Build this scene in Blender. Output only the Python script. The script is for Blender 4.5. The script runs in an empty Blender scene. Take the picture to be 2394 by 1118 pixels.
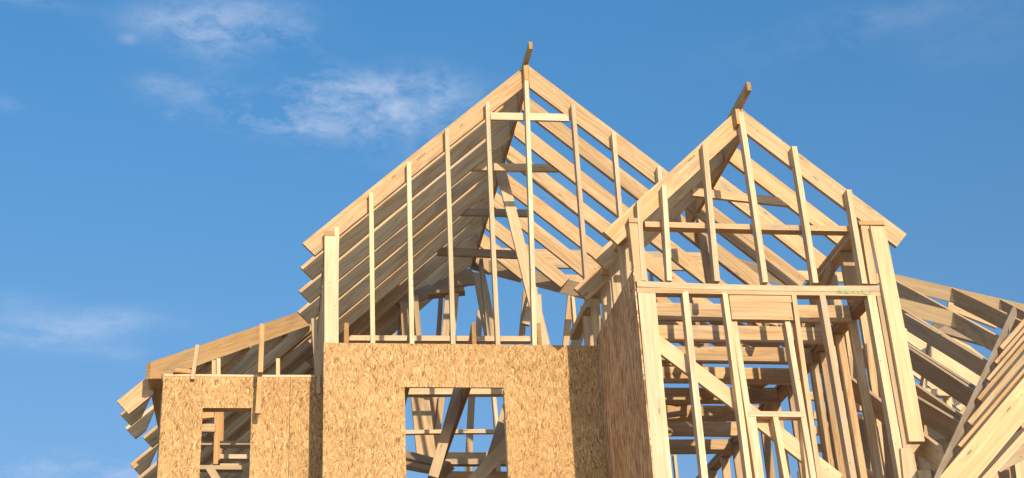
import bpy, math, random
from mathutils import Vector, Matrix
V = Vector
random.seed(7)
scene = bpy.context.scene

# ------------------------------------------------------------------ camera
W, H, FPX = 2394.0, 1118.0, 3316.96
ROLL, PITCH, YAW = -0.05707277, 0.46196464, 0.17875339
CAM = V((0, 0, 1.6))
_s, _c, _sp, _cp = math.sin(YAW), math.cos(YAW), math.sin(PITCH), math.cos(PITCH)
FWD = V((_s*_cp, _c*_cp, _sp)); _r0 = V((_c, -_s, 0)); _u0 = _r0.cross(FWD)
RGT = _r0*math.cos(ROLL) + _u0*math.sin(ROLL)
UPV = -_r0*math.sin(ROLL) + _u0*math.cos(ROLL)
cd = bpy.data.cameras.new('camera'); cam = bpy.data.objects.new('camera', cd)
scene.collection.objects.link(cam); scene.camera = cam
cd.sensor_fit = 'HORIZONTAL'; cd.sensor_width = 36; cd.lens = 36*FPX/W
cd.clip_start = 0.1; cd.clip_end = 5000
m3 = Matrix((RGT, UPV, -FWD)).transposed()
cam.matrix_world = Matrix.Translation(CAM) @ m3.to_4x4()

# ------------------------------------------------------------------ world, sun, exposure
SUN_EL, SUN_AZ = math.radians(15.2), math.radians(10.9)     # behind the camera, a little to its right
world = bpy.data.worlds.new("World"); scene.world = world; world.use_nodes = True
nt = world.node_tree; N = nt.nodes; L = nt.links
for n in list(N): N.remove(n)
out = N.new('ShaderNodeOutputWorld'); bg = N.new('ShaderNodeBackground')
sky = N.new('ShaderNodeTexSky'); sky.sky_type = 'NISHITA'; sky.sun_disc = False
sky.sun_elevation = SUN_EL; sky.sun_rotation = math.pi - SUN_AZ
sky.air_density = 1.0; sky.dust_density = 0.3; sky.ozone_density = 1.6; sky.altitude = 200
bg.inputs['Strength'].default_value = 0.15
def mth(nt, op, a, b=None, c=None, clamp=False):
    n = nt.nodes.new('ShaderNodeMath'); n.operation = op; n.use_clamp = clamp
    for i, v in enumerate((a, b, c)):
        if v is None: continue
        if isinstance(v, (int, float)): n.inputs[i].default_value = v
        else: nt.links.new(v, n.inputs[i])
    return n.outputs[0]
def mix(nt, fac, a, b, mode='MIX'):
    n = nt.nodes.new('ShaderNodeMix'); n.data_type = 'RGBA'; n.blend_type = mode
    if isinstance(fac, (int, float)): n.inputs[0].default_value = fac
    else: nt.links.new(fac, n.inputs[0])
    for i, v in ((6, a), (7, b)):
        if isinstance(v, tuple): n.inputs[i].default_value = (*v, 1) if len(v) == 3 else v
        else: nt.links.new(v, n.inputs[i])
    return n.outputs[2]
def noise(nt, vec, scale, detail=4, rough=0.55, dist=0.0, col=False):
    n = nt.nodes.new('ShaderNodeTexNoise'); n.inputs['Scale'].default_value = scale
    n.inputs['Detail'].default_value = detail; n.inputs['Roughness'].default_value = rough
    n.inputs['Distortion'].default_value = dist
    nt.links.new(vec, n.inputs['Vector'])
    return n.outputs[1] if col else n.outputs[0]
def mapping(nt, vec, loc=(0,0,0), rot=(0,0,0), sc=(1,1,1)):
    n = nt.nodes.new('ShaderNodeMapping')
    n.inputs['Location'].default_value = loc; n.inputs['Rotation'].default_value = rot; n.inputs['Scale'].default_value = sc
    nt.links.new(vec, n.inputs['Vector']); return n.outputs[0]
def ramp(nt, fac, stops):
    n = nt.nodes.new('ShaderNodeValToRGB'); e = n.color_ramp.elements
    while len(e) < len(stops): e.new(0.5)
    for i, (p, c) in enumerate(stops): e[i].position = p; e[i].color = (*c, 1)
    nt.links.new(fac, n.inputs[0]); return n.outputs[0]
def dirpx(x, y): return (FWD*FPX + RGT*(x-W/2) - UPV*(y-H/2)).normalized()

tc = N.new('ShaderNodeTexCoord'); GEN = tc.outputs['Generated']
# thin cirrus wisps: patches fixed in the sky's own directions
def patch(px, py, rx, ry, amp):
    d = dirpx(px, py); r = d.cross(V((0, 0, 1))).normalized(); u = r.cross(d)
    def dot(v):
        n = N.new('ShaderNodeVectorMath'); n.operation = 'DOT_PRODUCT'; L.new(GEN, n.inputs[0]); n.inputs[1].default_value = v
        return n.outputs['Value']
    a = mth(nt, 'POWER', mth(nt, 'MULTIPLY', dot(r), FPX/rx), 2.0)
    b = mth(nt, 'POWER', mth(nt, 'MULTIPLY', dot(u), FPX/ry), 2.0)
    e = mth(nt, 'EXPONENT', mth(nt, 'MULTIPLY', mth(nt, 'ADD', a, b), -1.0))
    f = mth(nt, 'GREATER_THAN', dot(d), 0.0)
    return mth(nt, 'MULTIPLY', mth(nt, 'MULTIPLY', e, f), amp)
tot = None
for p in ((520, 68, 150, 48, 1.05), (400, 50, 90, 34, .4), (690, 70, 60, 30, .4), (300, 92, 20, 11, .45), (500, 130, 70, 40, .35),
          (850, 245, 170, 52, 1.25), (970, 215, 130, 50, 1.05), (680, 280, 120, 24, .7), (690, 285, 150, 28, .8), (745, 190, 75, 38, .7), (900, 310, 150, 60, .6),
          (500, 230, 110, 36, .62), (370, 200, 60, 26, .5), (590, 280, 60, 24, .55), (720, 130, 60, 22, .3), (400, 270, 18, 10, .5),
          (150, 765, 150, 34, .6), (310, 745, 120, 26, .5), (50, 795, 120, 24, .5), (270, 825, 90, 18, .3), (30, 700, 60, 22, .3),
          (130, 1095, 260, 34, .75), (330, 1105, 110, 24, .4), (20, 240, 40, 16, .35), (590, 12, 120, 20, .45), (90, 5, 90, 14, .4),
          (2150, 30, 420, 50, .16), (1950, 60, 160, 40, .12), (2330, 90, 200, 60, .12), (1320, 440, 120, 50, .28)):
    v = patch(*p); tot = v if tot is None else mth(nt, 'ADD', tot, v)
nv = mapping(nt, GEN, sc=(10, 10, 19))
n1 = noise(nt, nv, 1.5, 10, 0.60, 0.25)
n2 = noise(nt, mapping(nt, GEN, loc=(3, 1, 2), rot=(0, 0.5, 0), sc=(26, 30, 62)), 1.6, 10, 0.70, 0.5)
nn = mth(nt, 'ADD', mth(nt, 'MULTIPLY', n1, 0.60), mth(nt, 'MULTIPLY', n2, 0.40))
dens = mth(nt, 'MULTIPLY', mth(nt, 'SUBTRACT', nn, 0.415), 3.6, clamp=True)
dens = mth(nt, 'MULTIPLY', dens, mth(nt, 'MINIMUM', tot, 1.15))
dens = mth(nt, 'MULTIPLY', dens, 0.58, clamp=True)
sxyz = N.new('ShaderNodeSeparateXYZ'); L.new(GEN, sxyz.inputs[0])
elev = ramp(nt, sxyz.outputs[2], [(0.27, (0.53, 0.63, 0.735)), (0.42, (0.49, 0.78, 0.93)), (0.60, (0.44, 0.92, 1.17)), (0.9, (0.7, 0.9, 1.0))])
back = mth(nt, 'MULTIPLY_ADD', sxyz.outputs[1], -1.2, 0.2, clamp=True)      # added boost of the unseen sky behind the camera, lifts shaded faces
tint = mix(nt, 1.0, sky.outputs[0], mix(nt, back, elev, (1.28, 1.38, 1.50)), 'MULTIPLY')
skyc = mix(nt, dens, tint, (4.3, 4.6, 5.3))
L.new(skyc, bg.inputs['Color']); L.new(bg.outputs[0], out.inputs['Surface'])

sd = bpy.data.lights.new('sun', 'SUN'); sd.energy = 3.9; sd.angle = math.radians(0.5); sd.color = (1.0, 0.89, 0.68)
sun = bpy.data.objects.new('sun', sd); scene.collection.objects.link(sun)
sdir = V((math.sin(SUN_AZ)*math.cos(SUN_EL), -math.cos(SUN_AZ)*math.cos(SUN_EL), math.sin(SUN_EL)))
sun.rotation_euler = sdir.to_track_quat('Z', 'Y').to_euler(); sun.location = (5, -20, 12)
scene.view_settings.view_transform = 'Standard'; scene.view_settings.look = 'None'
scene.view_settings.exposure = 0.30; scene.view_settings.gamma = 1
scene.cycles.max_bounces = 8; scene.cycles.diffuse_bounces = 5

# ------------------------------------------------------------------ materials
def new_mat(name, rough=0.75):
    m = bpy.data.materials.new(name); m.use_nodes = True
    b = m.node_tree.nodes['Principled BSDF']; b.inputs['Roughness'].default_value = rough
    b.inputs['Specular IOR Level'].default_value = 0.25
    return m, m.node_tree, b
def lumber(name, stops, stain=0.0, knots=0.5, grainc=0.30):
    m, t, b = new_mat(name)
    tcn = t.nodes.new('ShaderNodeTexCoord'); oi = t.nodes.new('ShaderNodeObjectInfo')
    rnd = oi.outputs['Random']
    off = t.nodes.new('ShaderNodeVectorMath'); off.operation = 'SCALE'; off.inputs[0].default_value = (31.7, 17.3, 23.9); t.links.new(rnd, off.inputs['Scale'])
    ad = t.nodes.new('ShaderNodeVectorMath'); ad.operation = 'ADD'; t.links.new(tcn.outputs['Object'], ad.inputs[0]); t.links.new(off.outputs[0], ad.inputs[1])
    P0 = ad.outputs[0]
    base = ramp(t, rnd, stops)
    tone = mth(t, 'FRACT', mth(t, 'MULTIPLY', rnd, 37.7))       # every board its own tone
    base = mix(t, 1.0, base, ramp(t, tone, [(0.0, (0.84, 0.80, 0.77)), (0.3, (0.97, 0.95, 0.93)), (0.7, (1.02, 1.02, 1.02)), (1.0, (1.10, 1.06, 0.98))]), 'MULTIPLY')
    # knots: sparse cells seen on the wide face
    kv = mapping(t, P0, sc=(2.1, 1.0, 9.5))
    vo = t.nodes.new('ShaderNodeTexVoronoi'); vo.inputs['Scale'].default_value = 1.0; vo.inputs['Randomness'].default_value = 1; t.links.new(kv, vo.inputs['Vector'])
    sep = t.nodes.new('ShaderNodeSeparateColor'); t.links.new(vo.outputs['Color'], sep.inputs[0])
    pick = mth(t, 'GREATER_THAN', sep.outputs[0], 1.0-knots)
    near = mth(t, 'SUBTRACT', 1.0, mth(t, 'MULTIPLY', vo.outputs['Distance'], 3.2), clamp=True)   # halo
    near = mth(t, 'MULTIPLY', near, pick)
    core = mth(t, 'MULTIPLY', mth(t, 'SUBTRACT', near, 0.74), 12.0, clamp=True)
    # cathedral grain: bands warped along the board and round the knots
    warp = noise(t, mapping(t, P0, sc=(0.55, 3, 5)), 1.0, 3, 0.5)
    sx = t.nodes.new('ShaderNodeSeparateXYZ'); t.links.new(P0, sx.inputs[0])
    ph = mth(t, 'ADD', mth(t, 'MULTIPLY', sx.outputs[2], 95.0), mth(t, 'MULTIPLY', warp, 60.0))
    ph = mth(t, 'ADD', ph, mth(t, 'MULTIPLY', near, 9.0))
    band = mth(t, 'MULTIPLY_ADD', mth(t, 'SINE', ph), 0.5, 0.5)
    band = mth(t, 'POWER', band, 2.2)
    streak = noise(t, mapping(t, P0, sc=(1.3, 60, 75)), 1.0, 5, 0.62)
    big = noise(t, mapping(t, P0, sc=(0.9, 4, 7)), 1.0, 3, 0.5)
    c = mix(t, mth(t, 'MULTIPLY', band, grainc), base, mix(t, 1.0, base, (0.86, 0.72, 0.54), 'MULTIPLY'))
    c = mix(t, 1.0, c, ramp(t, streak, [(0.28, (0.80, 0.77, 0.71)), (0.62, (1.05, 1.05, 1.05))]), 'MULTIPLY')
    c = mix(t, 1.0, c, ramp(t, big, [(0.3, (0.84, 0.83, 0.80)), (0.7, (1.06, 1.07, 1.08))]), 'MULTIPLY')
    c = mix(t, mth(t, 'MULTIPLY', near, 0.35), c, (0.36, 0.20, 0.09))
    c = mix(t, mth(t, 'MULTIPLY', core, 0.75), c, (0.20, 0.11, 0.06))
    # blue-grey mould stain on some boards
    sn = noise(t, mapping(t, P0, sc=(1.1, 5, 6)), 1.0, 4, 0.6)
    st = mth(t, 'MULTIPLY', mth(t, 'SUBTRACT', sn, 0.56), 6.0, clamp=True)
    on = mth(t, 'GREATER_THAN', mth(t, 'FRACT', mth(t, 'MULTIPLY', rnd, 7.31)), 1.0-max(stain, 0.0001))
    st2 = mth(t, 'MULTIPLY', mth(t, 'MULTIPLY', st, on), mth(t, 'MULTIPLY_ADD', streak, 0.9, 0.25), clamp=True)
    c = mix(t, st2, c, (0.17, 0.17, 0.15))
    # tiny nail heads / specks
    vs = t.nodes.new('ShaderNodeTexVoronoi'); vs.inputs['Scale'].default_value = 9.0; t.links.new(P0, vs.inputs['Vector'])
    sp = mth(t, 'LESS_THAN', vs.outputs['Distance'], 0.055)
    c = mix(t, mth(t, 'MULTIPLY', sp, 0.75), c, (0.07, 0.045, 0.03))
    # end grain (true board ends) is darker
    nrm = t.nodes.new('ShaderNodeSeparateXYZ'); t.links.new(tcn.outputs['Normal'], nrm.inputs[0])
    endf = mth(t, 'GREATER_THAN', mth(t, 'ABSOLUTE', nrm.outputs[0]), 0.8)
    c = mix(t, mth(t, 'MULTIPLY', endf, 0.6), c, mix(t, 1.0, c, (0.62, 0.52, 0.40), 'MULTIPLY'))
    t.links.new(c, b.inputs['Base Color'])
    bp = t.nodes.new('ShaderNodeBump'); bp.inputs['Strength'].default_value = 0.25; bp.inputs['Distance'].default_value = 0.002
    t.links.new(streak, bp.inputs['Height']); t.links.new(bp.outputs[0], b.inputs['Normal'])
    return m
M = {}
M['pine'] = lumber('pine_lumber', [(0.0, (0.62, 0.41, 0.225)), (0.3, (0.70, 0.50, 0.30)), (0.6, (0.60, 0.385, 0.205)), (0.8, (0.72, 0.53, 0.345)), (1.0, (0.56, 0.40, 0.25))], stain=0.15, knots=0.52)
M['rafter'] = lumber('yellow_pine_lumber', [(0.0, (0.60, 0.385, 0.205)), (0.35, (0.68, 0.47, 0.275)), (0.7, (0.56, 0.385, 0.225)), (1.0, (0.66, 0.43, 0.235))], stain=0.42, knots=0.5, grainc=0.75)
M['stud'] = lumber('pale_stud_lumber', [(0.0, (0.74, 0.56, 0.375)), (0.3, (0.66, 0.47, 0.29)), (0.6, (0.76, 0.585, 0.40)), (0.8, (0.70, 0.475, 0.31)), (1.0, (0.64, 0.475, 0.32))], stain=0.06, knots=0.42)
M['warm'] = lumber('orange_lumber', [(0.0, (0.56, 0.325, 0.145)), (0.5, (0.60, 0.37, 0.175)), (1.0, (0.50, 0.32, 0.165))], stain=0.45, knots=0.55, grainc=0.65)
M['brown'] = lumber('brown_lumber', [(0.0, (0.42, 0.28, 0.165)), (0.5, (0.52, 0.365, 0.23)), (1.0, (0.44, 0.325, 0.22))], stain=0.35, knots=0.45)  # darker, browner board tone

def osb(name, dark=1.0, streaky=False):
    m, t, b = new_mat(name, 0.7)
    tcn = t.nodes.new('ShaderNodeTexCoord'); oi = t.nodes.new('ShaderNodeObjectInfo')
    s = t.nodes.new('ShaderNodeSeparateXYZ'); t.links.new(tcn.outputs['Object'], s.inputs[0])
    cb = t.nodes.new('ShaderNodeCombineXYZ'); t.links.new(s.outputs[0], cb.inputs[0]); t.links.new(s.outputs[2], cb.inputs[1]); t.links.new(mth(t, 'MULTIPLY', oi.outputs['Random'], 20.0), cb.inputs[2])
    dn = noise(t, cb.outputs[0], 7.0, 2, 0.5, 0, col=True)
    dv = t.nodes.new('ShaderNodeVectorMath'); dv.operation = 'MULTIPLY_ADD'; t.links.new(dn, dv.inputs[0]); dv.inputs[1].default_value = (0.014, 0.014, 0.0); t.links.new(cb.outputs[0], dv.inputs[2])
    P0 = dv.outputs[0]
    flake = [(0.0, (0.20, 0.092, 0.038)), (0.10, (0.38, 0.202, 0.076)), (0.4, (0.48, 0.270, 0.102)), (0.8, (0.55, 0.325, 0.132)), (1.0, (0.70, 0.455, 0.225))]
    if streaky: flake = [(0.0, (0.27, 0.135, 0.06)), (0.3, (0.45, 0.25, 0.115)), (0.7, (0.60, 0.365, 0.185)), (1.0, (0.76, 0.54, 0.31))]
    c = None
    lay = ((0.3, 1), (2.6, 2), (-0.85, 3), (0.75, 4), (2.05, 5), (1.15, 6), (1.65, 7))
    if streaky: lay = ((1.35, 1), (1.6, 2), (1.85, 3), (1.2, 4), (1.5, 5))
    for k, (a, sdx) in enumerate(lay):
        mp = mapping(t, mapping(t, P0, rot=(0, 0, a)), loc=(sdx*3.1, sdx*1.7, 0), sc=((24, 100, 1) if not streaky else (7, 60, 1)))
        vo = t.nodes.new('ShaderNodeTexVoronoi'); vo.voronoi_dimensions = '2D'; vo.inputs['Scale'].default_value = 1.0; t.links.new(mp, vo.inputs['Vector'])
        sp = t.nodes.new('ShaderNodeSeparateColor'); t.links.new(vo.outputs['Color'], sp.inputs[0])
        st = noise(t, mapping(t, mapping(t, P0, rot=(0, 0, a)), sc=(14, 120, 1)), 1.0, 3, 0.6)
        col = ramp(t, mth(t, 'MULTIPLY_ADD', mth(t, 'SUBTRACT', st, 0.5), 0.9, sp.outputs[0]), flake)
        if c is None: c = col
        else: c = mix(t, mth(t, 'GREATER_THAN', sp.outputs[1], 0.58), c, col)
    fine = noise(t, cb.outputs[0], 90.0, 3, 0.6)
    c = mix(t, 1.0, c, ramp(t, fine, [(0.3, (0.80, 0.76, 0.72)), (0.6, (1.03, 1.03, 1.03))]), 'MULTIPLY')
    bigm = noise(t, cb.outputs[0], 1.6, 3, 0.55)
    c = mix(t, 1.0, c, ramp(t, bigm, [(0.3, (0.90, 0.87, 0.84)), (0.7, (1.05, 1.05, 1.05))]), 'MULTIPLY')
    nx = mth(t, 'LESS_THAN', mth(t, 'FRACT', mth(t, 'MULTIPLY', s.outputs[0], 1/.406)), 0.020)
    nz = mth(t, 'LESS_THAN', mth(t, 'FRACT', mth(t, 'MULTIPLY', s.outputs[2], 1/.17)), 0.05)
    c = mix(t, mth(t, 'MULTIPLY', mth(t, 'MULTIPLY', nx, nz), 0.7), c, (0.62, 0.58, 0.52))     # nail heads over the studs
    t.links.new(c, b.inputs['Base Color'])
    bp = t.nodes.new('ShaderNodeBump'); bp.inputs['Strength'].default_value = 0.4; bp.inputs['Distance'].default_value = 0.002
    t.links.new(fine, bp.inputs['Height']); t.links.new(bp.outputs[0], b.inputs['Normal'])
    return m
M['osb'] = osb('oriented_strand_board')
M['osb_side'] = osb('streaky_strand_board', streaky=True)
def flat(name, col, rough=0.8):
    m, t, b = new_mat(name, rough)
    g = t.nodes.new('ShaderNodeNewGeometry')
    nn_ = noise(t, g.outputs['Position'], 3.0, 6, 0.6)
    c = mix(t, 1.0, col, ramp(t, nn_, [(0.3, (0.8, 0.8, 0.8)), (0.7, (1.15, 1.15, 1.15))]), 'MULTIPLY')
    t.links.new(c, b.inputs['Base Color']); return m
M['dirt'] = flat('dry_soil', (0.44, 0.37, 0.29), 0.95)
M['green'] = flat('green_spray_paint', (0.20, 0.42, 0.20))
M['ink'] = flat('grade_stamp_ink', (0.10, 0.085, 0.06))
M['red'] = flat('red_edge_paint', (0.42, 0.13, 0.07))

# ------------------------------------------------------------------ geometry helpers
C = scene.collection
def ray(x, y): return FWD*FPX + RGT*(x-W/2) - UPV*(y-H/2)
def PY(x, y, Y): d = ray(x, y); return CAM + d*(Y/d.y)
def PX(x, y, X): d = ray(x, y); return CAM + d*(X/d.x)
def PZ(x, y, Z): d = ray(x, y); return CAM + d*((Z-CAM.z)/d.z)
def PP(x, y, pt, n): d = ray(x, y); return CAM + d*((pt-CAM).dot(n)/d.dot(n))
def thing(name, label, cat, loc=(0, 0, 0)):
    o = bpy.data.objects.new(name, None); C.objects.link(o); o.location = loc; o['label'] = label; o['category'] = cat
    bpy.context.view_layer.update(); return o
def part(name, parent, label=None):
    o = bpy.data.objects.new(name, None); C.objects.link(o); o.parent = parent
    if label: o['label'] = label
    return o
def world_parent(o, parent):
    # parts keep world coordinates: undo the thing's own offset
    r = parent; off = V((0, 0, 0))
    while r is not None: off += r.location; r = r.parent
    o.parent = parent; o.location -= off
def prism(name, parent, org, ax, az, poly, t, mat, label=None, jit=True):
    """a board: outline poly in its own (along, depth) plane, thickness t along ay = az x ax, centred"""
    ax = ax.normalized(); ay = az.cross(ax).normalized(); az = ax.cross(ay).normalized()
    if jit and t < .2:
        q = []; Lx = max(p[0] for p in poly); bow = random.gauss(0, .0022)*min(max(Lx, .5), 3.0)**1.3
        for i in range(len(poly)):
            (xa, za), (xb, zb) = poly[i], poly[(i+1) % len(poly)]
            m = max(1, min(8, int(abs(xb-xa)/.25)))
            for k in range(m): q.append((xa+(xb-xa)*k/m, za+(zb-za)*k/m))
        poly = [(x, z+bow*math.sin(math.pi*min(max(x/Lx, 0), 1))) for x, z in q]
    n = len(poly)
    vs = [(x, -t/2, z) for x, z in poly] + [(x, t/2, z) for x, z in poly]
    area = sum(poly[i][0]*poly[(i+1) % n][1]-poly[(i+1) % n][0]*poly[i][1] for i in range(n))
    idx = list(range(n)) if area > 0 else list(range(n))[::-1]
    fs = [tuple(idx), tuple(i+n for i in idx[::-1])]
    for i in range(n):
        a, b = idx[i], idx[(i+1) % n]; fs.append((b, a, a+n, b+n))
    me = bpy.data.meshes.new(name); me.from_pydata(vs, [], fs); me.update()
    me.materials.append(M[mat] if isinstance(mat, str) else mat)
    o = bpy.data.objects.new(name, me); C.objects.link(o)
    R3 = Matrix((ax, ay, az)).transposed()
    if jit:
        R3 = R3 @ Matrix.Rotation(random.gauss(0, 0.0022), 3, 'Y') @ Matrix.Rotation(random.gauss(0, 0.008), 3, 'X')
    o.rotation_mode = 'QUATERNION'; o.rotation_quaternion = R3.to_quaternion(); o.location = org
    if parent is not None: world_parent(o, parent)
    if label: o['label'] = label
    return o
def bar(name, parent, p0, p1, w, t, side, mat='pine', **k):
    """square-ended board from p0 to p1 (centre line); w across in the plane normal to `side`, t along `side`"""
    p0, p1 = V(p0), V(p1); ax = (p1-p0); ln = ax.length; ax.normalize()
    az = ax.cross(V(side)).normalized()
    return prism(name, parent, p0, ax, az, [(0, -w/2), (ln, -w/2), (ln, w/2), (0, w/2)], t, mat, **k)
def fb(name, parent, a, b, Y, w=.038, t=.089, mat='stud', ext=0.0, **k):
    """board whose front face (width w) lies in the plane y=Y, centre line from photo point a to b"""
    p0, p1 = PY(*a, Y), PY(*b, Y)
    if ext: p1 = p1 + (p1-p0).normalized()*ext
    off = V((0, t/2, 0))
    return bar(name, parent, p0+off, p1+off, w, t, (0, 1, 0), mat, **k)
def box(name, parent, x0, x1, y0, y1, z0, z1, mat, ax='x', **k):
    c = V(((x0+x1)/2, (y0+y1)/2, (z0+z1)/2)); dx, dy, dz = x1-x0, y1-y0, z1-z0
    if ax == 'x': return bar(name, parent, (x0, c.y, c.z), (x1, c.y, c.z), dz, dy, (0, 1, 0), mat, **k)
    if ax == 'y': return bar(name, parent, (c.x, y0, c.z), (c.x, y1, c.z), dz, dx, (1, 0, 0), mat, **k)
    return bar(name, parent, (c.x, c.y, z0), (c.x, c.y, z1), dx, dy, (0, 1, 0), mat, **k)
def slab(name, parent, x0, x1, y0, y1, z0, z1, mat, **k):
    """upright sheet facing -y, own frame x along, z up"""
    return prism(name, parent, V((x0, (y0+y1)/2, z0)), V((1, 0, 0)), V((0, 0, 1)), [(0, 0), (x1-x0, 0), (x1-x0, z1-z0), (0, z1-z0)], y1-y0, mat, jit=False, **k)
def rafter(name, parent, lo, hi, Y, depth, mat='rafter', t=.038, plumb=True, **k):
    """rafter in the plane y=Y (front face there); lo/hi = (x,z) on its top edge; hi end plumb cut, lo end square"""
    a = V((lo[0], Y+t/2, lo[1])); b = V((hi[0], Y+t/2, hi[1])); ax = (b-a); ln = ax.length; ax.normalize()
    az = V((-ax.z, 0, ax.x)); 
    if az.z < 0: az = -az
    cut = -depth*abs(ax.z)/math.hypot(ax.x, ax.y) if plumb else 0
    return prism(name, parent, a, ax, az, [(0, 0), (0, -depth), (ln+cut, -depth), (ln, 0)], t, mat, **k)

def sloped(name, parent, P0, P1, d, t, mat, d0=None, **k):
    ax = (P1-P0); ln = ax.length; ax.normalize()
    hh = V((ax.x, ax.y, 0)).normalized(); az = V((-hh.x*ax.z, -hh.y*ax.z, math.hypot(ax.x, ax.y)))
    dn = lambda q: (-q*ax.z, -q*az.z)
    a, b = dn(d0 or d), dn(d)
    poly = [(0, 0), a]
    if d0: poly.append((b[0]+.12, b[1]))
    poly += [(ln+b[0], b[1]), (ln, 0)]
    return prism(name, parent, P0, ax, az, poly, t, mat, jit=False, **k)

# ------------------------------------------------------------------ the ground
def sheet(name, x0, x1, y0, y1, z, mat):
    me = bpy.data.meshes.new(name); me.from_pydata([(x0, y0, z), (x1, y0, z), (x1, y1, z), (x0, y1, z)], [], [(0, 1, 2, 3)])
    me.materials.append(M[mat]); o = bpy.data.objects.new(name, me); C.objects.link(o); o['kind'] = 'structure'; return o
sheet('ground', -1500, 1500, -1500, 1500, 0.0, 'dirt')

# ------------------------------------------------------------------ the house
house = thing('house_frame', 'half-built wooden house of open gable rafters, bare studs and strand board walls under blue sky', 'house', (2.5, 14, 0))

YG = 12.15                      # gable rafter plane
AP = V((2.449, YG, 9.788)); EL = V((0.184, YG, 7.655)); ER = V((4.62, YG, 7.86))
SL = (AP.z-EL.z)/(AP.x-EL.x); SR = (AP.z-ER.z)/(ER.x-AP.x)
SP = .53
def zl(x, o=0): return EL.z + SL*(x-EL.x) + o
def zr(x, o=0): return AP.z - SR*(x-AP.x) + o
NL = V((-SL, 0, 1)).normalized(); NR = V((SR, 0, 1)).normalized()

groof = part('gable_roof', house, 'tall steep gable roof frame of bare rafters')
RD = .172
rails = [12.15, 12.66, 13.20, 13.72, 14.28, 14.83, 15.40, 15.93, 16.42]
for k, y in enumerate(rails):
    jx = random.uniform(-.008, .008)
    x0 = EL.x + jx - (.012 if k else 0) if k < 4 else .30
    rafter('rafter', groof, (x0, zl(x0)), (AP.x-.020, zl(AP.x-.020)), y, RD)
    xe = [5.15, 5.2, 5.2, 5.2, 4.8, 4.15, 3.47, 3.08, 2.75][k]
    rafter('rafter', groof, (xe, zr(xe)), (AP.x+.020, zr(AP.x+.020)), y+(.004 if k else 0), RD if k else .20)
# ridge board with its 2x4-deep end running out past the rafters
prism('ridge_board', groof, V((AP.x, 11.85, 9.862)), V((0, 1, 0)), V((0, 0, 1)),
      [(0, 0), (0, -.088), (.275, -.088), (.275, -.30), (4.75, -.30), (4.75, -.03)], .037, 'warm', jit=False)

# collar ties across the gable
def tie(x0, x1, z, y, w=.089, mat='stud', name='collar_tie', par=None):
    bar(name, par or groof, (x0, y, z), (x1, y, z+random.uniform(-.012, .012)), w, .038, (0, 1, 0), mat)
for (l, r, y, w, mt) in (((1095, 393), (1305, 396), 13.26, .089, 'pine'), ((1058, 498), (1238, 501), 14.34, .089, 'brown'), ((1022, 590), (1210, 598), 15.0, .10, 'brown')):
    a, b = PY(*l, y), PY(*r, y); bar('collar_tie', groof, a+V((0, -.02, 0)), b+V((0, -.02, 0)), w, .038, (0, 1, 0), mt)

# ---- gable wall above the sheathing: studs nailed on the face of the first rafter
gwall = part('gable_wall', house, 'thin pale studs standing under the gable rafters')
YS = YG-.084
for (tx, ty, bx, by, mt) in ((788, 530, 788, 803, 'stud'), (868, 450, 873, 803, 'stud'), (956, 378, 963, 803, 'stud'), (1045, 300, 1060, 803, 'stud'),
                             (1140, 238, 1165, 803, 'stud'), (1340, 243, 1372, 660, 'stud'), (1435, 309, 1457, 560, 'stud'), (1541, 389, 1556, 560, 'stud')):
    fb('stud', gwall, (tx, ty), (bx, by), YS, .041, .082, mt, ext=.26)
fb('stud', gwall, (1231, 188), (1253, 803), YS, .042, .082, 'stud', ext=.26)
fb('ridge_block', gwall, (1228.5, 152), (1231, 187), YS+.001, .040, .08, 'warm')
fb('collar_tie', gwall, (1147, 271), (1330, 275), YS+.084, .083, .030, 'stud')
# doubled corner post and its cap
fb('corner_post', gwall, (770.5, 552), (771, 803), YS, .094, .082, 'pine', ext=.26)
fb('top_plate', gwall, (758, 546), (783, 546.5), YS, .05, .30, 'warm')
# receding studs of the return wall under the left eave
for y in (12.42, 12.85, 13.28, 13.7, 14.1):
    box('stud', gwall, .385, .474, y, y+.038, 6.3, 7.63, 'brown', 'z')
box('top_plate', gwall, .385, .474, 12.30, 16.3, 7.65, 7.69, 'brown', 'y')

# ---- sheathed facade (strand board with one window opening)
fwall = part('sheathed_wall', house, 'flat strand board wall with a square window opening')
FY0, FY1 = 12.045, 12.058
fx0 = PY(757, 803, FY0).x; fx1 = 2.985
wx0 = PY(946, 905, FY0).x; wx1 = PY(1178, 903, FY0).x
ztop = PY(1000, 804, FY0).z; zj = PY(946, 905, FY0).z
j1 = PY(1064, 850, FY0).x; j2 = PY(1096, 850, FY0).x
wz0 = 5.00
G = .003
for (a, b, z0, z1) in ((fx0, j1-G/2, zj+.0006, ztop), (j1+G/2, j2-G/2, zj+.0006, ztop), (j2+G/2, fx1, zj+.0006, ztop),
                       (fx0, wx0, wz0, zj), (wx1, fx1, wz0, zj), (fx0, fx1, 2.9, wz0-G), (fx0, fx1, .3, 2.9-G)):
    slab('sheathing_panel', fwall, a, b, FY0+(.0 if z1 != zj else .0006), FY1+.001, z0, z1, 'osb')
# edge seams
for jx_ in (j1, j2): slab('seam', fwall, jx_-.0025, jx_+.0025, FY0-.0012, FY0-.0002, zj+.01, ztop-.004, 'red')
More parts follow.
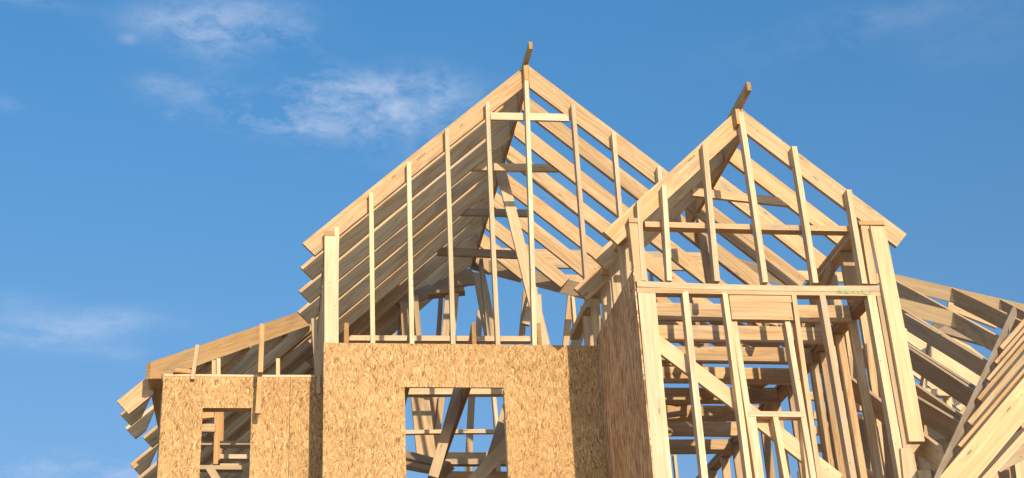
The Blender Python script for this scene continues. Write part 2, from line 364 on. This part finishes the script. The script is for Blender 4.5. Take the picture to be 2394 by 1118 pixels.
# framing behind the sheathing
box('header', fwall, wx0-.1, wx1+.1, FY1+.003, FY1+.030, zj+.006, zj+.20, 'pine')
box('top_plate', fwall, fx0+.09, fx1-.03, FY1+.003, FY1+.085, ztop-.09, ztop-.012, 'pine')
box('trimmer', fwall, wx0-.040, wx0-.003, FY1+.003, FY1+.092, wz0, zj+.004, 'pine', 'z')
box('trimmer', fwall, wx1+.003, wx1+.040, FY1+.003, FY1+.092, wz0, zj+.004, 'pine', 'z')
for x in (.45, .85, 2.35, 2.75): box('stud', fwall, x-.019, x+.019, FY1+.003, FY1+.092, 3.4, ztop-.095, 'pine', 'z')

# ---- attic: ceiling joists with sloped ends, rear plates, braces seen through the gable
attic = part('attic_framing', house, 'loose-looking props, plates and joists seen behind the gable studs')
for (px, py, w) in ((810, 755, .045), (961, 752, .045), (1107, 754, .042), (1259, 755, .042)):
    p = PY(px, py, 12.20); z = p.z
    prism('ceiling_joist', attic, V((p.x, 12.20, 0)), V((0, 1, 0)), V((0, 0, 1)), [(0, z), (0, 6.40), (7.5, 6.40), (7.5, 6.52), (.95, 6.56)], w-.003, 'warm', jit=False)
fb('top_plate', attic, (812, 790), (1242, 791), 14.6, .062, .089, 'stud')
for (px, x2) in ((790, 0), (1000, 0), (1220, 0)):
    pass
def pl(name, a, b, Y0, Y1, w, t, mat, side=(0, 1, 0), par=None):
    bar(name, par or attic, PY(*a, Y0), PY(*b, Y1), w, t, side, mat)
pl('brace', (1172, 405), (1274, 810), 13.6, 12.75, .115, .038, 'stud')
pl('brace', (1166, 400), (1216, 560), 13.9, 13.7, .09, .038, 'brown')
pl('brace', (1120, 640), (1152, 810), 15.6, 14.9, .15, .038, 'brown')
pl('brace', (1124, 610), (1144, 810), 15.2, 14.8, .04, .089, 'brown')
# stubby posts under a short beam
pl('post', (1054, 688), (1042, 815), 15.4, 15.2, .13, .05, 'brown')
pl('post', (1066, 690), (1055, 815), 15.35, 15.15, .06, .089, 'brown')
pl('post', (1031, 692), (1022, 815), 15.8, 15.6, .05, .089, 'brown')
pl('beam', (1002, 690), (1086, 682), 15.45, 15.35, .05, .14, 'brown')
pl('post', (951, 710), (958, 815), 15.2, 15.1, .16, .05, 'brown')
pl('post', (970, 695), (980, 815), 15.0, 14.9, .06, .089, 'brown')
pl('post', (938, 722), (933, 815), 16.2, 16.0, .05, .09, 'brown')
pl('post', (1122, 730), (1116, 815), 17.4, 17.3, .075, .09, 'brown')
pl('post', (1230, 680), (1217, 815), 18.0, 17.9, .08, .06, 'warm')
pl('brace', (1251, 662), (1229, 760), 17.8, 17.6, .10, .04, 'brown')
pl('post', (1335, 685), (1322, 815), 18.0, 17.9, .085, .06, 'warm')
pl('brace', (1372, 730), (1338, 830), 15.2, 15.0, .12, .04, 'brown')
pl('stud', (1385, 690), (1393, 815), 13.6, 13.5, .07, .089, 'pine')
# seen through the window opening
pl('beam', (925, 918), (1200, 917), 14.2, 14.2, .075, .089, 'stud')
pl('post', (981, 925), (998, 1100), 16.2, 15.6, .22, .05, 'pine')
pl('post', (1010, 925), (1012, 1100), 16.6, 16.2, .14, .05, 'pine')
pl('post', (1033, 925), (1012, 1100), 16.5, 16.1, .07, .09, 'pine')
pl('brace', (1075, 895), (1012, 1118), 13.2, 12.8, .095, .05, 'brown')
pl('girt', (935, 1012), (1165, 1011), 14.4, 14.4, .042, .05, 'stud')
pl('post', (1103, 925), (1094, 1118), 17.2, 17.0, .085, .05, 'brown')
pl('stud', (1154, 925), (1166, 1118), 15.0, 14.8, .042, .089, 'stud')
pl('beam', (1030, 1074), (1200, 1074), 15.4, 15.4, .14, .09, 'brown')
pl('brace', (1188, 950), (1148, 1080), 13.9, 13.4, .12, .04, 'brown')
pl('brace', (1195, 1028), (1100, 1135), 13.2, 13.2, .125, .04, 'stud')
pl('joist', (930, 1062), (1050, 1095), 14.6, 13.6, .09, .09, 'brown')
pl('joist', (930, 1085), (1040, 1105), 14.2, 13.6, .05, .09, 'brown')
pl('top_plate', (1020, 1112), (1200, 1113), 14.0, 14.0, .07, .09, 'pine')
box('stud', attic, 2.62, 2.66, 12.9, 12.99, 6.0, 6.62, 'pine', 'z')

# ------------------------------------------------------------------ low wing
wing = part('wing_wall', house, 'low strand board wall with a small window opening')
WY0 = 12.62; WY1 = WY0+.012
wz = PY(560, 876, WY0).z
ax0 = PY(381, 900, WY0).x; ax1 = PY(752, 900, WY0).x + .12
ox0 = PY(474, 953, WY0).x; ox1 = PY(588, 955, WY0).x; oz1 = PY(530, 954, WY0).z; jw = PY(678, 930, WY0).x
for (a, b, z0, z1) in ((ax0, ox0, 5.0, wz-.022), (ox0, ox1, oz1, wz-.022), (ox1, jw-.002, 5.0, wz-.022), (jw+.002, ax1, 5.0, wz-.022), (ax0, ax1, 2.6, 4.997), (ax0, ax1, .3, 2.597)):
    slab('sheathing_panel', wing, a, b, WY0, WY1, z0, z1, 'osb')
box('top_plate', wing, ax0+.005, ax1-.02, WY0-.004, WY0+.15, wz-.019, wz+.003, 'stud')
box('top_plate', wing, PY(480, 866, WY0).x, ax1-.01, WY0+.17, WY0+.26, wz+.005, wz+.045, 'stud')
box('header', wing, ox0-.05, ox1+.05, WY1+.002, WY1+.11, oz1+.004, oz1+.15, 'warm')
for (px, y0, y1) in ((500, 842, 880), (511, 838, 880), (650, 838, 880)):
    fb('block', wing, (px, y0), (px, y1), WY0+.13, .036, .038, 'pine')
# wall end plate turning the corner, seen from below
zpl = PY(344, 884, WY0).z
box('top_plate', wing, PY(345, 884, WY0).x, PY(377, 884, WY0).x, WY0+.01, 17.5, zpl, zpl+.05, 'warm', 'y')
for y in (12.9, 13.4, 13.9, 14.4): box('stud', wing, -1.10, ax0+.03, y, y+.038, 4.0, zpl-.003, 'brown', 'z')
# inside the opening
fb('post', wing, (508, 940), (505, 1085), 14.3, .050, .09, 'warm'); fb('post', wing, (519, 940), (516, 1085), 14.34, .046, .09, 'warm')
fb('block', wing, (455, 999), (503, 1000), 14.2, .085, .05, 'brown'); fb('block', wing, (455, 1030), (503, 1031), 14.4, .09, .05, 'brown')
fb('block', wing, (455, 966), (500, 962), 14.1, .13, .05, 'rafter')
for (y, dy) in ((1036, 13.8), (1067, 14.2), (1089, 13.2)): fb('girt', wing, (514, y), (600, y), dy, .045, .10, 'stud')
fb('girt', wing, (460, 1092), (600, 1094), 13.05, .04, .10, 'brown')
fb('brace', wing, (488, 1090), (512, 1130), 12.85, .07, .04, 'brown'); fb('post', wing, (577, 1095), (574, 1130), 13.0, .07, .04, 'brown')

# tilted battens nailed over the wing wall
fb('batten', wing, (462, 806), (450, 886), WY0-.05, .036, .03, 'brown')
fb('batten', wing, (613, 757), (609, 870), WY0-.24, .045, .04, 'warm')
fb('batten', wing, (609, 862), (603, 966), WY0-.17, .045, .04, 'warm')
fb('batten', wing, (733, 744), (743, 880), WY0-.12, .045, .05, 'brown')
fb('batten', wing, (745, 870), (744, 920), WY0-.16, .030, .03, 'pine')
fb('batten', wing, (734, 715), (731, 800), WY0+.05, .030, .05, 'pine')

wroof = part('wing_roof', house, 'low hipped wing roof of grey-lit rafters')
WO = .27
def zw(x): return zl(x, WO)
PTW = V((EL.x, 0, EL.z+WO))
h0 = PP(348, 848, PTW, NL); h1 = PP(720, 722, PTW, NL)
hd = (h1-h0)
# hip rafter: top edge h0->h1 extended, plumb cut at the corner
sloped('hip_rafter', wroof, h0, h0+hd*1.02, .205, .05, 'warm', d0=.165, label='broad knotty orange hip board')
tails = [(lambda p: (p.x, p.y))(PP(x, y, PTW, NL)) for x, y in ((273, 938), (281, 968), (293, 1000), (333, 1021), (304, 1085), (320, 1117), (330, 1160), (340, 1205))]
for k, (x0, y) in enumerate(tails):
    t = (y+.03-h0.y)/(h1.y-h0.y); xe = h0.x+(h1.x-h0.x)*t-.04 if t < 1 else 1.3
    xe = min(xe, 1.3)
    if k == 0: xe = -1.17
    if k == 0: rafter('rafter', wroof, (x0, zw(x0)), (xe, zw(xe)), y, RD); continue
    ln = math.hypot(xe-x0, zw(xe)-zw(x0))
    prism('rafter', wroof, V((x0, y+.019, zw(x0))), V((1, 0, SL)), V((-SL, 0, 1)), [(0, 0), (0, -.15), (.13, -.15), (.33, -.045), (.47, -.045), (.47, -.15), (ln-.15, -.15), (ln, 0)], .038, 'rafter')
for k in range(5):      # jacks between the tailed rafters, stopping at the wall
    y = 12.98+.42*k; t = (y-h0.y)/(h1.y-h0.y); xe = min(h0.x+(h1.x-h0.x)*t-.05, 1.2)
    rafter('rafter', wroof, (-1.04, zw(-1.04)-.01), (max(xe, -.9), zw(max(xe, -.9))-.01), y, .165)
for k in range(17):
    y = 14.75+.33*k
    rafter('rafter', wroof, (-1.1+k*.03, zw(-1.1+k*.03)-.03), (1.5, zw(1.5)-.03), y, RD)

# ------------------------------------------------------------------ rear cross roof
rroof = part('cross_roof', house, 'long cross roof running behind the gables')
box('ridge_board', rroof, 2.50, 5.62, 16.50, 16.54, 9.55, 9.815, 'rafter')
SRr = .78
# valley board from the gable ridge's far end forward and down
va = PP(1112, 600, AP, NR); vb = PP(1400, 672, AP, NR)
vd = vb-va; vl = math.hypot(vd.x, vd.y)
sloped('valley_rafter', rroof, va-vd*.05, va+vd*1.25, .21, .045, 'brown')
pl('rafter', (1320, 660), (1400, 664), 15.60, 15.3, .20, .05, 'pine', par=rroof)
# left valley to the wing
pl('valley_rafter', (1105, 640), (930, 712), 16.5, 15.5, .15, .05, 'brown', par=rroof)
pl('valley_rafter', (1110, 650), (1000, 690), 16.7, 16.5, .13, .05, 'brown', par=rroof)
pl('beam', (1050, 658), (1112, 652), 16.2, 16.3, .16, .06, 'brown', par=rroof)
# hips falling to the right behind the bay
C0 = -3.04
PF = V((0, 15, .78*15+C0)); NF = V((0, -.78, 1)).normalized()
def hipboard(a, b, dpt, off, mat, ext=0):
    P0 = PP(*a, PF+V((0, 0, off)), NF); P1 = PP(*b, PF+V((0, 0, off)), NF)
    sloped('hip_rafter', rroof, P0, P1, dpt, .045, mat)
hipboard((2060, 634), (2420, 718), .21, .0, 'pine')
hipboard((2075, 690), (2229, 729), .21, .0, 'pine')
hipboard((1690, 592), (1860, 645), .19, .35, 'pine')
fb('ridge_board', rroof, (1800, 640), (2060, 650), 16.9, .14, .04, 'rafter')
def jack(a, b, X0=None, mat='brown', d=.19, t=.04, ext=0.5):
    P0 = PP(*a, PF, NF); P1 = PX(*b, P0.x)
    dd = P1-P0; sloped('jack_rafter', rroof, P0, P0+dd*(1+ext/dd.length), d/.79, t, mat)
jack((2225, 672), (2378, 745), mat='rafter'); jack((2097, 657), (2345, 792), mat='rafter'); jack((2335, 697), (2420, 740)); jack((2100, 715), (2318, 850), mat='rafter'); jack((2110, 803), (2267, 905)); jack((2140, 925), (2220, 972))
jack((2120, 985), (2160, 1015), ext=.3, mat='pine'); 
# back slope rafters and props seen between the jacks
pl('rafter', (2110, 775), (2300, 900), 17.0, 17.2, .20, .04, 'pine', par=rroof)
pl('rafter', (2180, 760), (2400, 930), 17.8, 18.0, .18, .04, 'pine', par=rroof)
pl('rafter', (2090, 830), (2260, 960), 16.6, 16.8, .15, .04, 'pine', par=rroof)
pl('rafter', (2215, 715), (2330, 760), 17.4, 17.4, .12, .04, 'pine', par=rroof)
pl('rafter', (2200, 770), (2360, 815), 16.6, 15.6, .17, .04, 'brown', par=rroof)
pl('post', (2184, 782), (2152, 950), 15.6, 15.6, .05, .05, 'stud', par=rroof)
pl('post', (2177, 783), (2146, 950), 15.66, 15.66, .05, .05, 'brown', par=rroof)
pl('beam', (2140, 918), (2222, 921), 15.5, 15.5, .085, .09, 'pine', par=rroof)
pl('post', (2212, 925), (2225, 1000), 15.6, 15.6, .06, .09, 'pine', par=rroof)
pl('brace', (2270, 955), (2215, 1010), 16.4, 16.4, .14, .04, 'brown', par=rroof)
pl('brace', (2180, 960), (2290, 1120), 16.0, 15.4, .16, .04, 'brown', par=rroof)
pl('joist', (2165, 1035), (2240, 1080), 12.6, 12.0, .10, .04, 'pine', par=rroof)
pl('joist', (2160, 1000), (2260, 1075), 14.6, 14.0, .2, .04, 'brown', par=rroof)
pl('post', (2230, 960), (2240, 1125), 17, 17, .3, .04, 'brown', par=rroof)
pl('post', (2180, 960), (2190, 1125), 17.4, 17.4, .2, .04, 'brown', par=rroof)
pl('joist', (2140, 1060), (2215, 1118), 11.9, 11.3, .18, .04, 'brown', par=rroof)

# ------------------------------------------------------------------ the bay
YB = 10.6
BA = PY(1728, 252, YB); BL = PY(1410.7, 541, YB); BR = PY(2120, 547, YB)
bsl = (BA.z-BL.z)/(BA.x-BL.x); bsr = (BA.z-BR.z)/(BR.x-BA.x)
broof = part('bay_roof', house, 'smaller gable roof frame standing forward over the bay')
BD = .168
bxc = BA.x
def bzl(x): return BL.z+bsl*(x-BL.x)
def bzr(x): return BA.z-bsr*(x-BA.x)
for k in range(3):
    y = YB+.535*k
    x0 = BL.x + (0 if k == 0 else .02 if k == 1 else -.05 if k == 2 else 0)
    if k == 3: x0 = 3.05
    if k < 4: rafter('rafter', broof, (x0, bzl(x0)), (bxc-.02, bzl(bxc-.02)), y, BD)
    xe = BR.x if k == 0 else 5.18
    xs = bxc+.02 if k < 4 else bxc+.02+(k-3)*.18
    rafter('rafter', broof, (xe, bzr(xe)), (xs, bzr(xs)), y+.003*(k > 0), BD if k else .175)
prism('ridge_board', broof, V((bxc+.005, YB-.30, BA.z+.085)), V((0, 1, 0)), V((0, 0, 1)),
      [(0, 0), (0, -.088), (.28, -.10), (.28, -.36), (2.2, -.36), (2.2, -.04)], .037, 'warm', jit=False)
a, b = PY(1618, 450, 11.14), PY(1845, 474, 11.14)
bar('collar_tie', broof, a, b, .085, .034, (0, 1, 0), 'pine')
pl('post', (1632, 490), (1662, 680), 12.6, 12.5, .055, .089, 'brown', par=broof)

YBS = YB-.084
bwall = part('bay_wall', house, 'open stud wall of the bay with an unfinished window opening')
# gable studs above the plate
for (tx, ty, bx, by, w) in ((1553, 433, 1567, 656, .047), (1648, 336, 1676, 657, .050), (1732, 262, 1790, 660, .052), (1857, 342, 1908, 661, .052), (1985, 443, 2022, 663, .052), (1494, 470, 1506, 656, .044)):
    fb('stud', bwall, (tx, ty), (bx, by), YBS, w-.004, .082, 'stud')
fb('ridge_block', bwall, (1724, 255), (1729, 290), YBS+.002, .042, .08, 'warm')
fb('girt', bwall, (1508, 524), (1985, 534), YBS+.09, .052, .089, 'pine')
# corner uprights above the plate
fb('corner_post', bwall, (1485, 520), (1500, 658), YBS+.008, .11, .074, 'pine')
fb('top_plate', bwall, (1470, 514), (1492, 515), YBS-.004, .045, .09, 'brown')
fb('corner_post', bwall, (2022, 528), (2044, 664), YBS+.002, .075, .08, 'pine')
fb('top_plate', bwall, (2008, 521), (2068, 521.5), YBS-.002, .042, .12, 'warm')
fb('corner_board', bwall, (2052, 529), (2146, 1032), YBS-.042, .135, .037, 'pine')
fb('block', bwall, (2136, 1034), (2148, 1044), YBS-.0, .16, .10, 'brown')
# doubled plate
fb('top_plate', bwall, (1489, 663.5), (2062, 671.5), YBS-.004, .052, .09, 'pine')
fb('top_plate', bwall, (1489, 678), (2062, 687), YBS, .048, .085, 'pine')
# studs below
def down(name, a, b, w, off=0, t=.085, mat='stud', ext=1.8): fb(name, bwall, a, b, YBS+off, w, t, mat, ext=ext)
down('corner_post', (1507, 685), (1545.5, 1118), .115); down('stud', (1526, 685), (1568, 1118), .045, .003)
down('stud', (1602, 681), (1650, 1118), .052)
down('king_stud', (1695, 683), (1752, 1118), .045); down('trimmer', (1716.5, 752), (1771, 1118), .050, .002)
down('king_stud', (1856, 688), (1918, 1118), .040, mat='pine'); down('trimmer', (1841, 752), (1899, 1118), .046, .002)
fb('header', bwall, (1705, 696), (1850, 698), YBS+.012, .075, .07, 'pine'); fb('header', bwall, (1709, 726), (1852, 728), YBS+.010, .160, .07, 'pine')
fb('sill', bwall, (1750, 967), (1881, 969), YBS-.003, .045, .09, 'stud')
down('cripple_stud', (1761, 972), (1780, 1118), .042, .001); down('cripple_stud', (1813, 973), (1838, 1118), .045); down('cripple_stud', (1876, 973), (1890, 1118), .03, .03)
down('stud', (1922, 686), (1996, 1118), .052)
down('corner_post', (2037, 689), (2113, 1118), .072, mat='stud'); down('corner_post', (2060, 689), (2140, 1140), .085, .002, mat='pine')
fb('block', bwall, (2119, 1048), (2130, 1150), YBS-.03, .10, .035, 'pine'); fb('block', bwall, (2161, 1100), (2168, 1150), YBS-.02, .11, .04, 'pine')
# diagonal let-in brace behind the studs
fb('brace', bwall, (1520, 788), (1960, 1125), YBS+.088, .135, .036, 'pine', label='long flat diagonal brace')
# green sprayed scrawl on the plate
pz = lambda x, y: PY(x, y, YBS-.0045)
for seg in (((1962, 676), (1958, 684)), ((1962, 676), (1973, 677)), ((1960, 680), (1969, 681)), ((1958, 684), (1970, 685)), ((1976, 677), (1974, 685)), ((1976, 677), (1986, 678)),
            ((1975, 681), (1984, 682)), ((1974, 685), (1985, 686)), ((1989, 678), (2000, 686)), ((2000, 679), (1988, 686)), ((2004, 679), (2008, 687)), ((2008, 687), (2014, 679)),
            ((2014, 679), (2016, 687)), ((2020, 680), (2021, 688)), ((2021, 688), (2029, 688)), ((2033, 680), (2034, 688)), ((2033, 680), (2040, 681))):
    a, b = pz(*seg[0]), pz(*seg[1]); bar('paint_mark', bwall, a, b, .0065, .0012, (0, 1, 0), 'green', jit=False)

bside = part('bay_return_wall', house, 'shaded side wall of the bay with reddish strand board')
XL = PY(1490, 690, YBS).x - .004
zs = 6.66
def side(name, X, y0, y1, z0, z1, mat, t=.011, par=bside, **k):
    prism(name, par, V((X, y0, z0)), V((0, 1, 0)), V((0, 0, 1)), [(0, 0), (y1-y0, 0), (y1-y0, z1-z0), (0, z1-z0)], t, mat, jit=False, **k)
side('sheathing_panel', XL-.008, YBS-.0, FY0-.004, 3.0, zs, 'osb_side'); side('sheathing_panel', XL-.008, YBS, FY0-.004, .3, 2.997, 'osb_side')
for y in (10.93, 11.33, 11.74, 12.14, 12.55):
    box('stud', bside, XL+.002, XL+.088, y, y+.038, 3.5, 7.12, 'pine', 'z')
box('top_plate', bside, XL-.003, XL+.09, YBS+.09, 13.2, 7.13, 7.17, 'pine', 'y'); box('top_plate', bside, XL-.003, XL+.09, YBS+.13, 13.2, 7.172, 7.21, 'pine', 'y')
for y in (10.9, 11.45): 
    bar('block', bside, (XL-.02, y, 7.10), (XL+.02, y+.02, 7.16), .06, .038, (0, 1, 0), 'warm')
for (y, dz) in ((11.0, 0), (11.55, 0)): bar('brace', bside, (XL+.15, y, 6.3), (XL+.13, y+.5, 7.1), .09, .038, (1, 0, 0), 'pine')

# right side wall of the bay seen from inside
bin_ = part('bay_inner_wall', house, 'shaded inner wall of the bay with a row of deep studs')
XR = 5.02
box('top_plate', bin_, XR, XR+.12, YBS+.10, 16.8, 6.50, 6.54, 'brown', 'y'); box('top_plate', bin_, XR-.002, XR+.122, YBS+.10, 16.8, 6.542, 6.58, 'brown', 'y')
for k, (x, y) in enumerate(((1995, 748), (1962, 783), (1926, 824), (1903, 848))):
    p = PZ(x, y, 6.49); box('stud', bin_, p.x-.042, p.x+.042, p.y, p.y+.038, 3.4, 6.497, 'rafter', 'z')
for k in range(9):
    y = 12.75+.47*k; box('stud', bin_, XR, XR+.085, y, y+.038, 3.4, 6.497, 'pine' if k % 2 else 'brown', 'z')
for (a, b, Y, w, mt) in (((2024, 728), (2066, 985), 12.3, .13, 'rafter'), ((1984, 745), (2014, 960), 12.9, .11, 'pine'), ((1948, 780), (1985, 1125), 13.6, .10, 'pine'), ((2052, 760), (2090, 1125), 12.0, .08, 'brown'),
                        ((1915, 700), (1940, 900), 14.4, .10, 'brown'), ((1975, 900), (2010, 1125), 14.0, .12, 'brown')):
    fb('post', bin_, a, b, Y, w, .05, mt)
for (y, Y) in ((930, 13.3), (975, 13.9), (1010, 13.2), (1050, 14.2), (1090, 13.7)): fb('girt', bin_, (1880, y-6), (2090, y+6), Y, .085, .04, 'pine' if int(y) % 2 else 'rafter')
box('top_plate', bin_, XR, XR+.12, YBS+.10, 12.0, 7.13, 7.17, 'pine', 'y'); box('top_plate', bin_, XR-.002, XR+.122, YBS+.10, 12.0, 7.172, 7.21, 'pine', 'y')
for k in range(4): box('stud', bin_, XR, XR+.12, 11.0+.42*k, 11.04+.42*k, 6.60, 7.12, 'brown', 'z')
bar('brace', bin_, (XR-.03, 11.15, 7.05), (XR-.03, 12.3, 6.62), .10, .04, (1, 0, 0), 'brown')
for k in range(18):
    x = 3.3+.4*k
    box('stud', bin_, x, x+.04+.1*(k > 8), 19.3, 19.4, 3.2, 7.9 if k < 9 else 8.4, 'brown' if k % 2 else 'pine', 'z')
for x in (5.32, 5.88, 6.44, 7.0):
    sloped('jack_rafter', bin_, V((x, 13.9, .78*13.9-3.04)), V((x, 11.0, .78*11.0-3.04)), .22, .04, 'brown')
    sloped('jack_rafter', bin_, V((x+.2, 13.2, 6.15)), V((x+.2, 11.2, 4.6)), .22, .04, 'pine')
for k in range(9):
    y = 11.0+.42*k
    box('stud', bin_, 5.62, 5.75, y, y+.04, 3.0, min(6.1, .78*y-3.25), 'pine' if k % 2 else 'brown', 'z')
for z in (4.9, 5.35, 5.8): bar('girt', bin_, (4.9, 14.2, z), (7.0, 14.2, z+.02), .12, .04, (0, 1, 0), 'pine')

# ceiling joists over the bay
bceil = part('bay_ceiling', house, 'row of level ceiling joists over the bay')
for y in (748, 800, 850, 895, 940, 982, 1022, 1058):
    p = PZ(1600, y, 6.40)
    box('joist', bceil, XL+.09, 5.0, p.y, p.y+.036, 6.40, 6.562, 'rafter')
box('beam', bceil, XL+.09, 5.0, 16.1, 16.3, 6.1, 6.4, 'brown')
for x in (3.3, 3.75, 4.2, 4.6): box('stud', bceil, x, x+.04, 16.6, 16.7, 6.6, 9.2, 'pine', 'z')
# roof members crossing above the joists
for (x, y) in ((3.35, 11.4), (3.9, 11.9), (4.45, 11.6)):
    bar('brace', bceil, (x, y, 6.62), (x+.45, y+1.6, 7.75), .10, .038, (1, -.3, 0), 'brown')
for k in range(6):
    x = 3.25+.36*k; y1 = 13.9-.2*(k % 2)
    sloped('jack_rafter', bceil, V((x, y1, .78*y1-3.0)), V((x+.05, 12.15, .78*12.15-2.78)), .20, .038, 'pine' if k % 2 else 'brown')
bar('plank', bceil, (3.15, 12.4, 6.60), (4.9, 13.0, 6.59), .24, .03, (0, 0, 1), 'pine'); bar('plank', bceil, (3.15, 14.2, 6.60), (4.2, 13.5, 6.60), .24, .03, (0, 0, 1), 'brown')
bar('brace', bceil, (3.2, 12.0, 6.72), (4.3, 12.9, 6.66), .09, .038, (0, 0, 1), 'brown'); bar('brace', bceil, (3.3, 13.4, 6.75), (4.9, 14.5, 6.70), .14, .038, (0, 0, 1), 'brown')

# floor decks and lower framing that the photo only hints at
deck = part('floor_deck', house)
box('deck_panel', deck, -1.0, 9.5, 13.2, 20, 2.95, 3.0, 'osb'); box('deck_panel', deck, 3.1, 9.0, 10.62, 13.19, 2.95, 3.0, 'osb')
box('header', deck, XL+.02, 5.1, YBS, YBS+.09, 2.6, 3.4, 'pine')
slab('sheathing_panel', deck, XL, 5.2, YBS-.02, YBS-.008, .3, 3.3, 'osb')

# ------------------------------------------------------------------ the nearer roof at the right edge
YP = 9.0
porch = thing('roof_frame', 'nearer sloping roof frame of thick close-set rafters at the bottom right corner', 'roof', (6.5, 10.5, 0))
pa = PY(2394, 883, YP); pb = PY(2195, 1118, YP); ps = .93
NP = V((-ps, 0, 1)).normalized()
vpts = [(2195, 1118), (2240, 1040), (2262, 985), (2285, 930), (2307, 885), (2325, 845), (2337, 810)]
PAX = 7.80; PAZ = pa.z+(PAX-pa.x)*ps
for k, q in enumerate(vpts):
    p = PP(*q, pa, NP); 
    if k == 0: p = V((pa.x-(pa.z-4.1)/ps, YP, 4.1))
    xe = PAX-.02
    rafter('rafter', porch, (p.x, p.z), (xe, p.z+(xe-p.x)*ps), p.y, .172 if k else .195, 'rafter' if k else 'pine', label='broad clean outermost rafter' if k == 0 else None)
for k in range(8):      # the far slope, ridge and gable studs complete the little roof beyond the frame
    rafter('rafter', porch, (11.2, PAZ-(11.2-PAX)*ps), (PAX+.02, PAZ-.02*ps), YP+.46*k, .172, 'rafter' if k else 'pine')
box('ridge_board', porch, PAX-.018, PAX+.018, YP-.25, 12.7, PAZ-.24, PAZ-.01, 'pine', 'y')
box('top_plate', porch, 5.75, 10.9, YP+.05, YP+.14, 3.7, 3.78, 'pine')
for k in range(9):
    x = 6.2+.5*k; zt = PAZ-abs(x-PAX)*ps-.25
    box('stud', porch, x-.019, x+.019, YP+.045, YP+.134, 3.79, zt, 'stud', 'z')
    box('stud', porch, x-.019, x+.019, YP+.05, YP+.139, 0.05, 3.695, 'stud', 'z')
v0 = PP(2195, 1118, pa, NP); v1 = PP(2350, 770, pa, NP); dv_ = v1-v0; v1 = v1+dv_*.25; v0 = v0-dv_*.15
bar('valley_rafter', porch, v0+V((-.014, 0, -.035)), v1+V((-.014, 0, -.035)), .10, .035, (1, -.4, 0), 'brown')
fb('rafter', porch, (2290, 1135), (2420, 990), YP+.05, .05, .30, 'pine')
for k, (a, b, Y_) in enumerate((((2320, 1085), (2410, 1035), 10.2), ((2330, 1118), (2420, 1075), 10.9))):
    pl('brace', a, b, Y_, Y_, .17, .05, 'brown', par=porch)
fb('post', porch, (2318, 1085), (2330, 1135), 10.0, .07, .09, 'pine')
fb('post', porch, (2385, 1060), (2395, 1135), 10.6, .12, .09, 'pine')

# small dark mill stamps on some rafters: a short broken dash of ink, part of the board
def stamp(par, x, y, Y, ang, col='ink', n=3):
    for k in range(n):
        p = PY(x+k*5.5*math.cos(ang), y-k*5.5*math.sin(ang), Y); d = V((math.cos(ang), 0, math.sin(ang)))
        bar('mill_stamp', par, p, p+d*.008, .015+.004*(k % 2), .001, (0, 1, 0), col, jit=False)
for (x, y, Y, n) in ((1076, 296, YG-.002, 2), (975, 374, YG-.002, 5), (858, 466, YG-.002, 4), (1610, 376, YB-.002, 4), (1902, 412, YB-.002, 3)):
    stamp(groof if Y > 11 else broof, x, y, Y, .72 if x != 1902 else -.70, n=n)
# ------------------------------------------------------------------ loose offcut on the wing wall
p = PY(425, 864, WY0-.02)
sb = prism('offcut_block', None, V((p.x-.09, WY0+.03, wz+.0245)), V((1, .25, .0)), V((0, 0, 1)), [(0, -.019), (.16, -.019), (.185, .019), (.02, .019)], .16, 'warm', jit=False)
sb['label'] = 'short loose offcut of lumber lying on top of the low strand board wall'; sb['category'] = 'offcut'
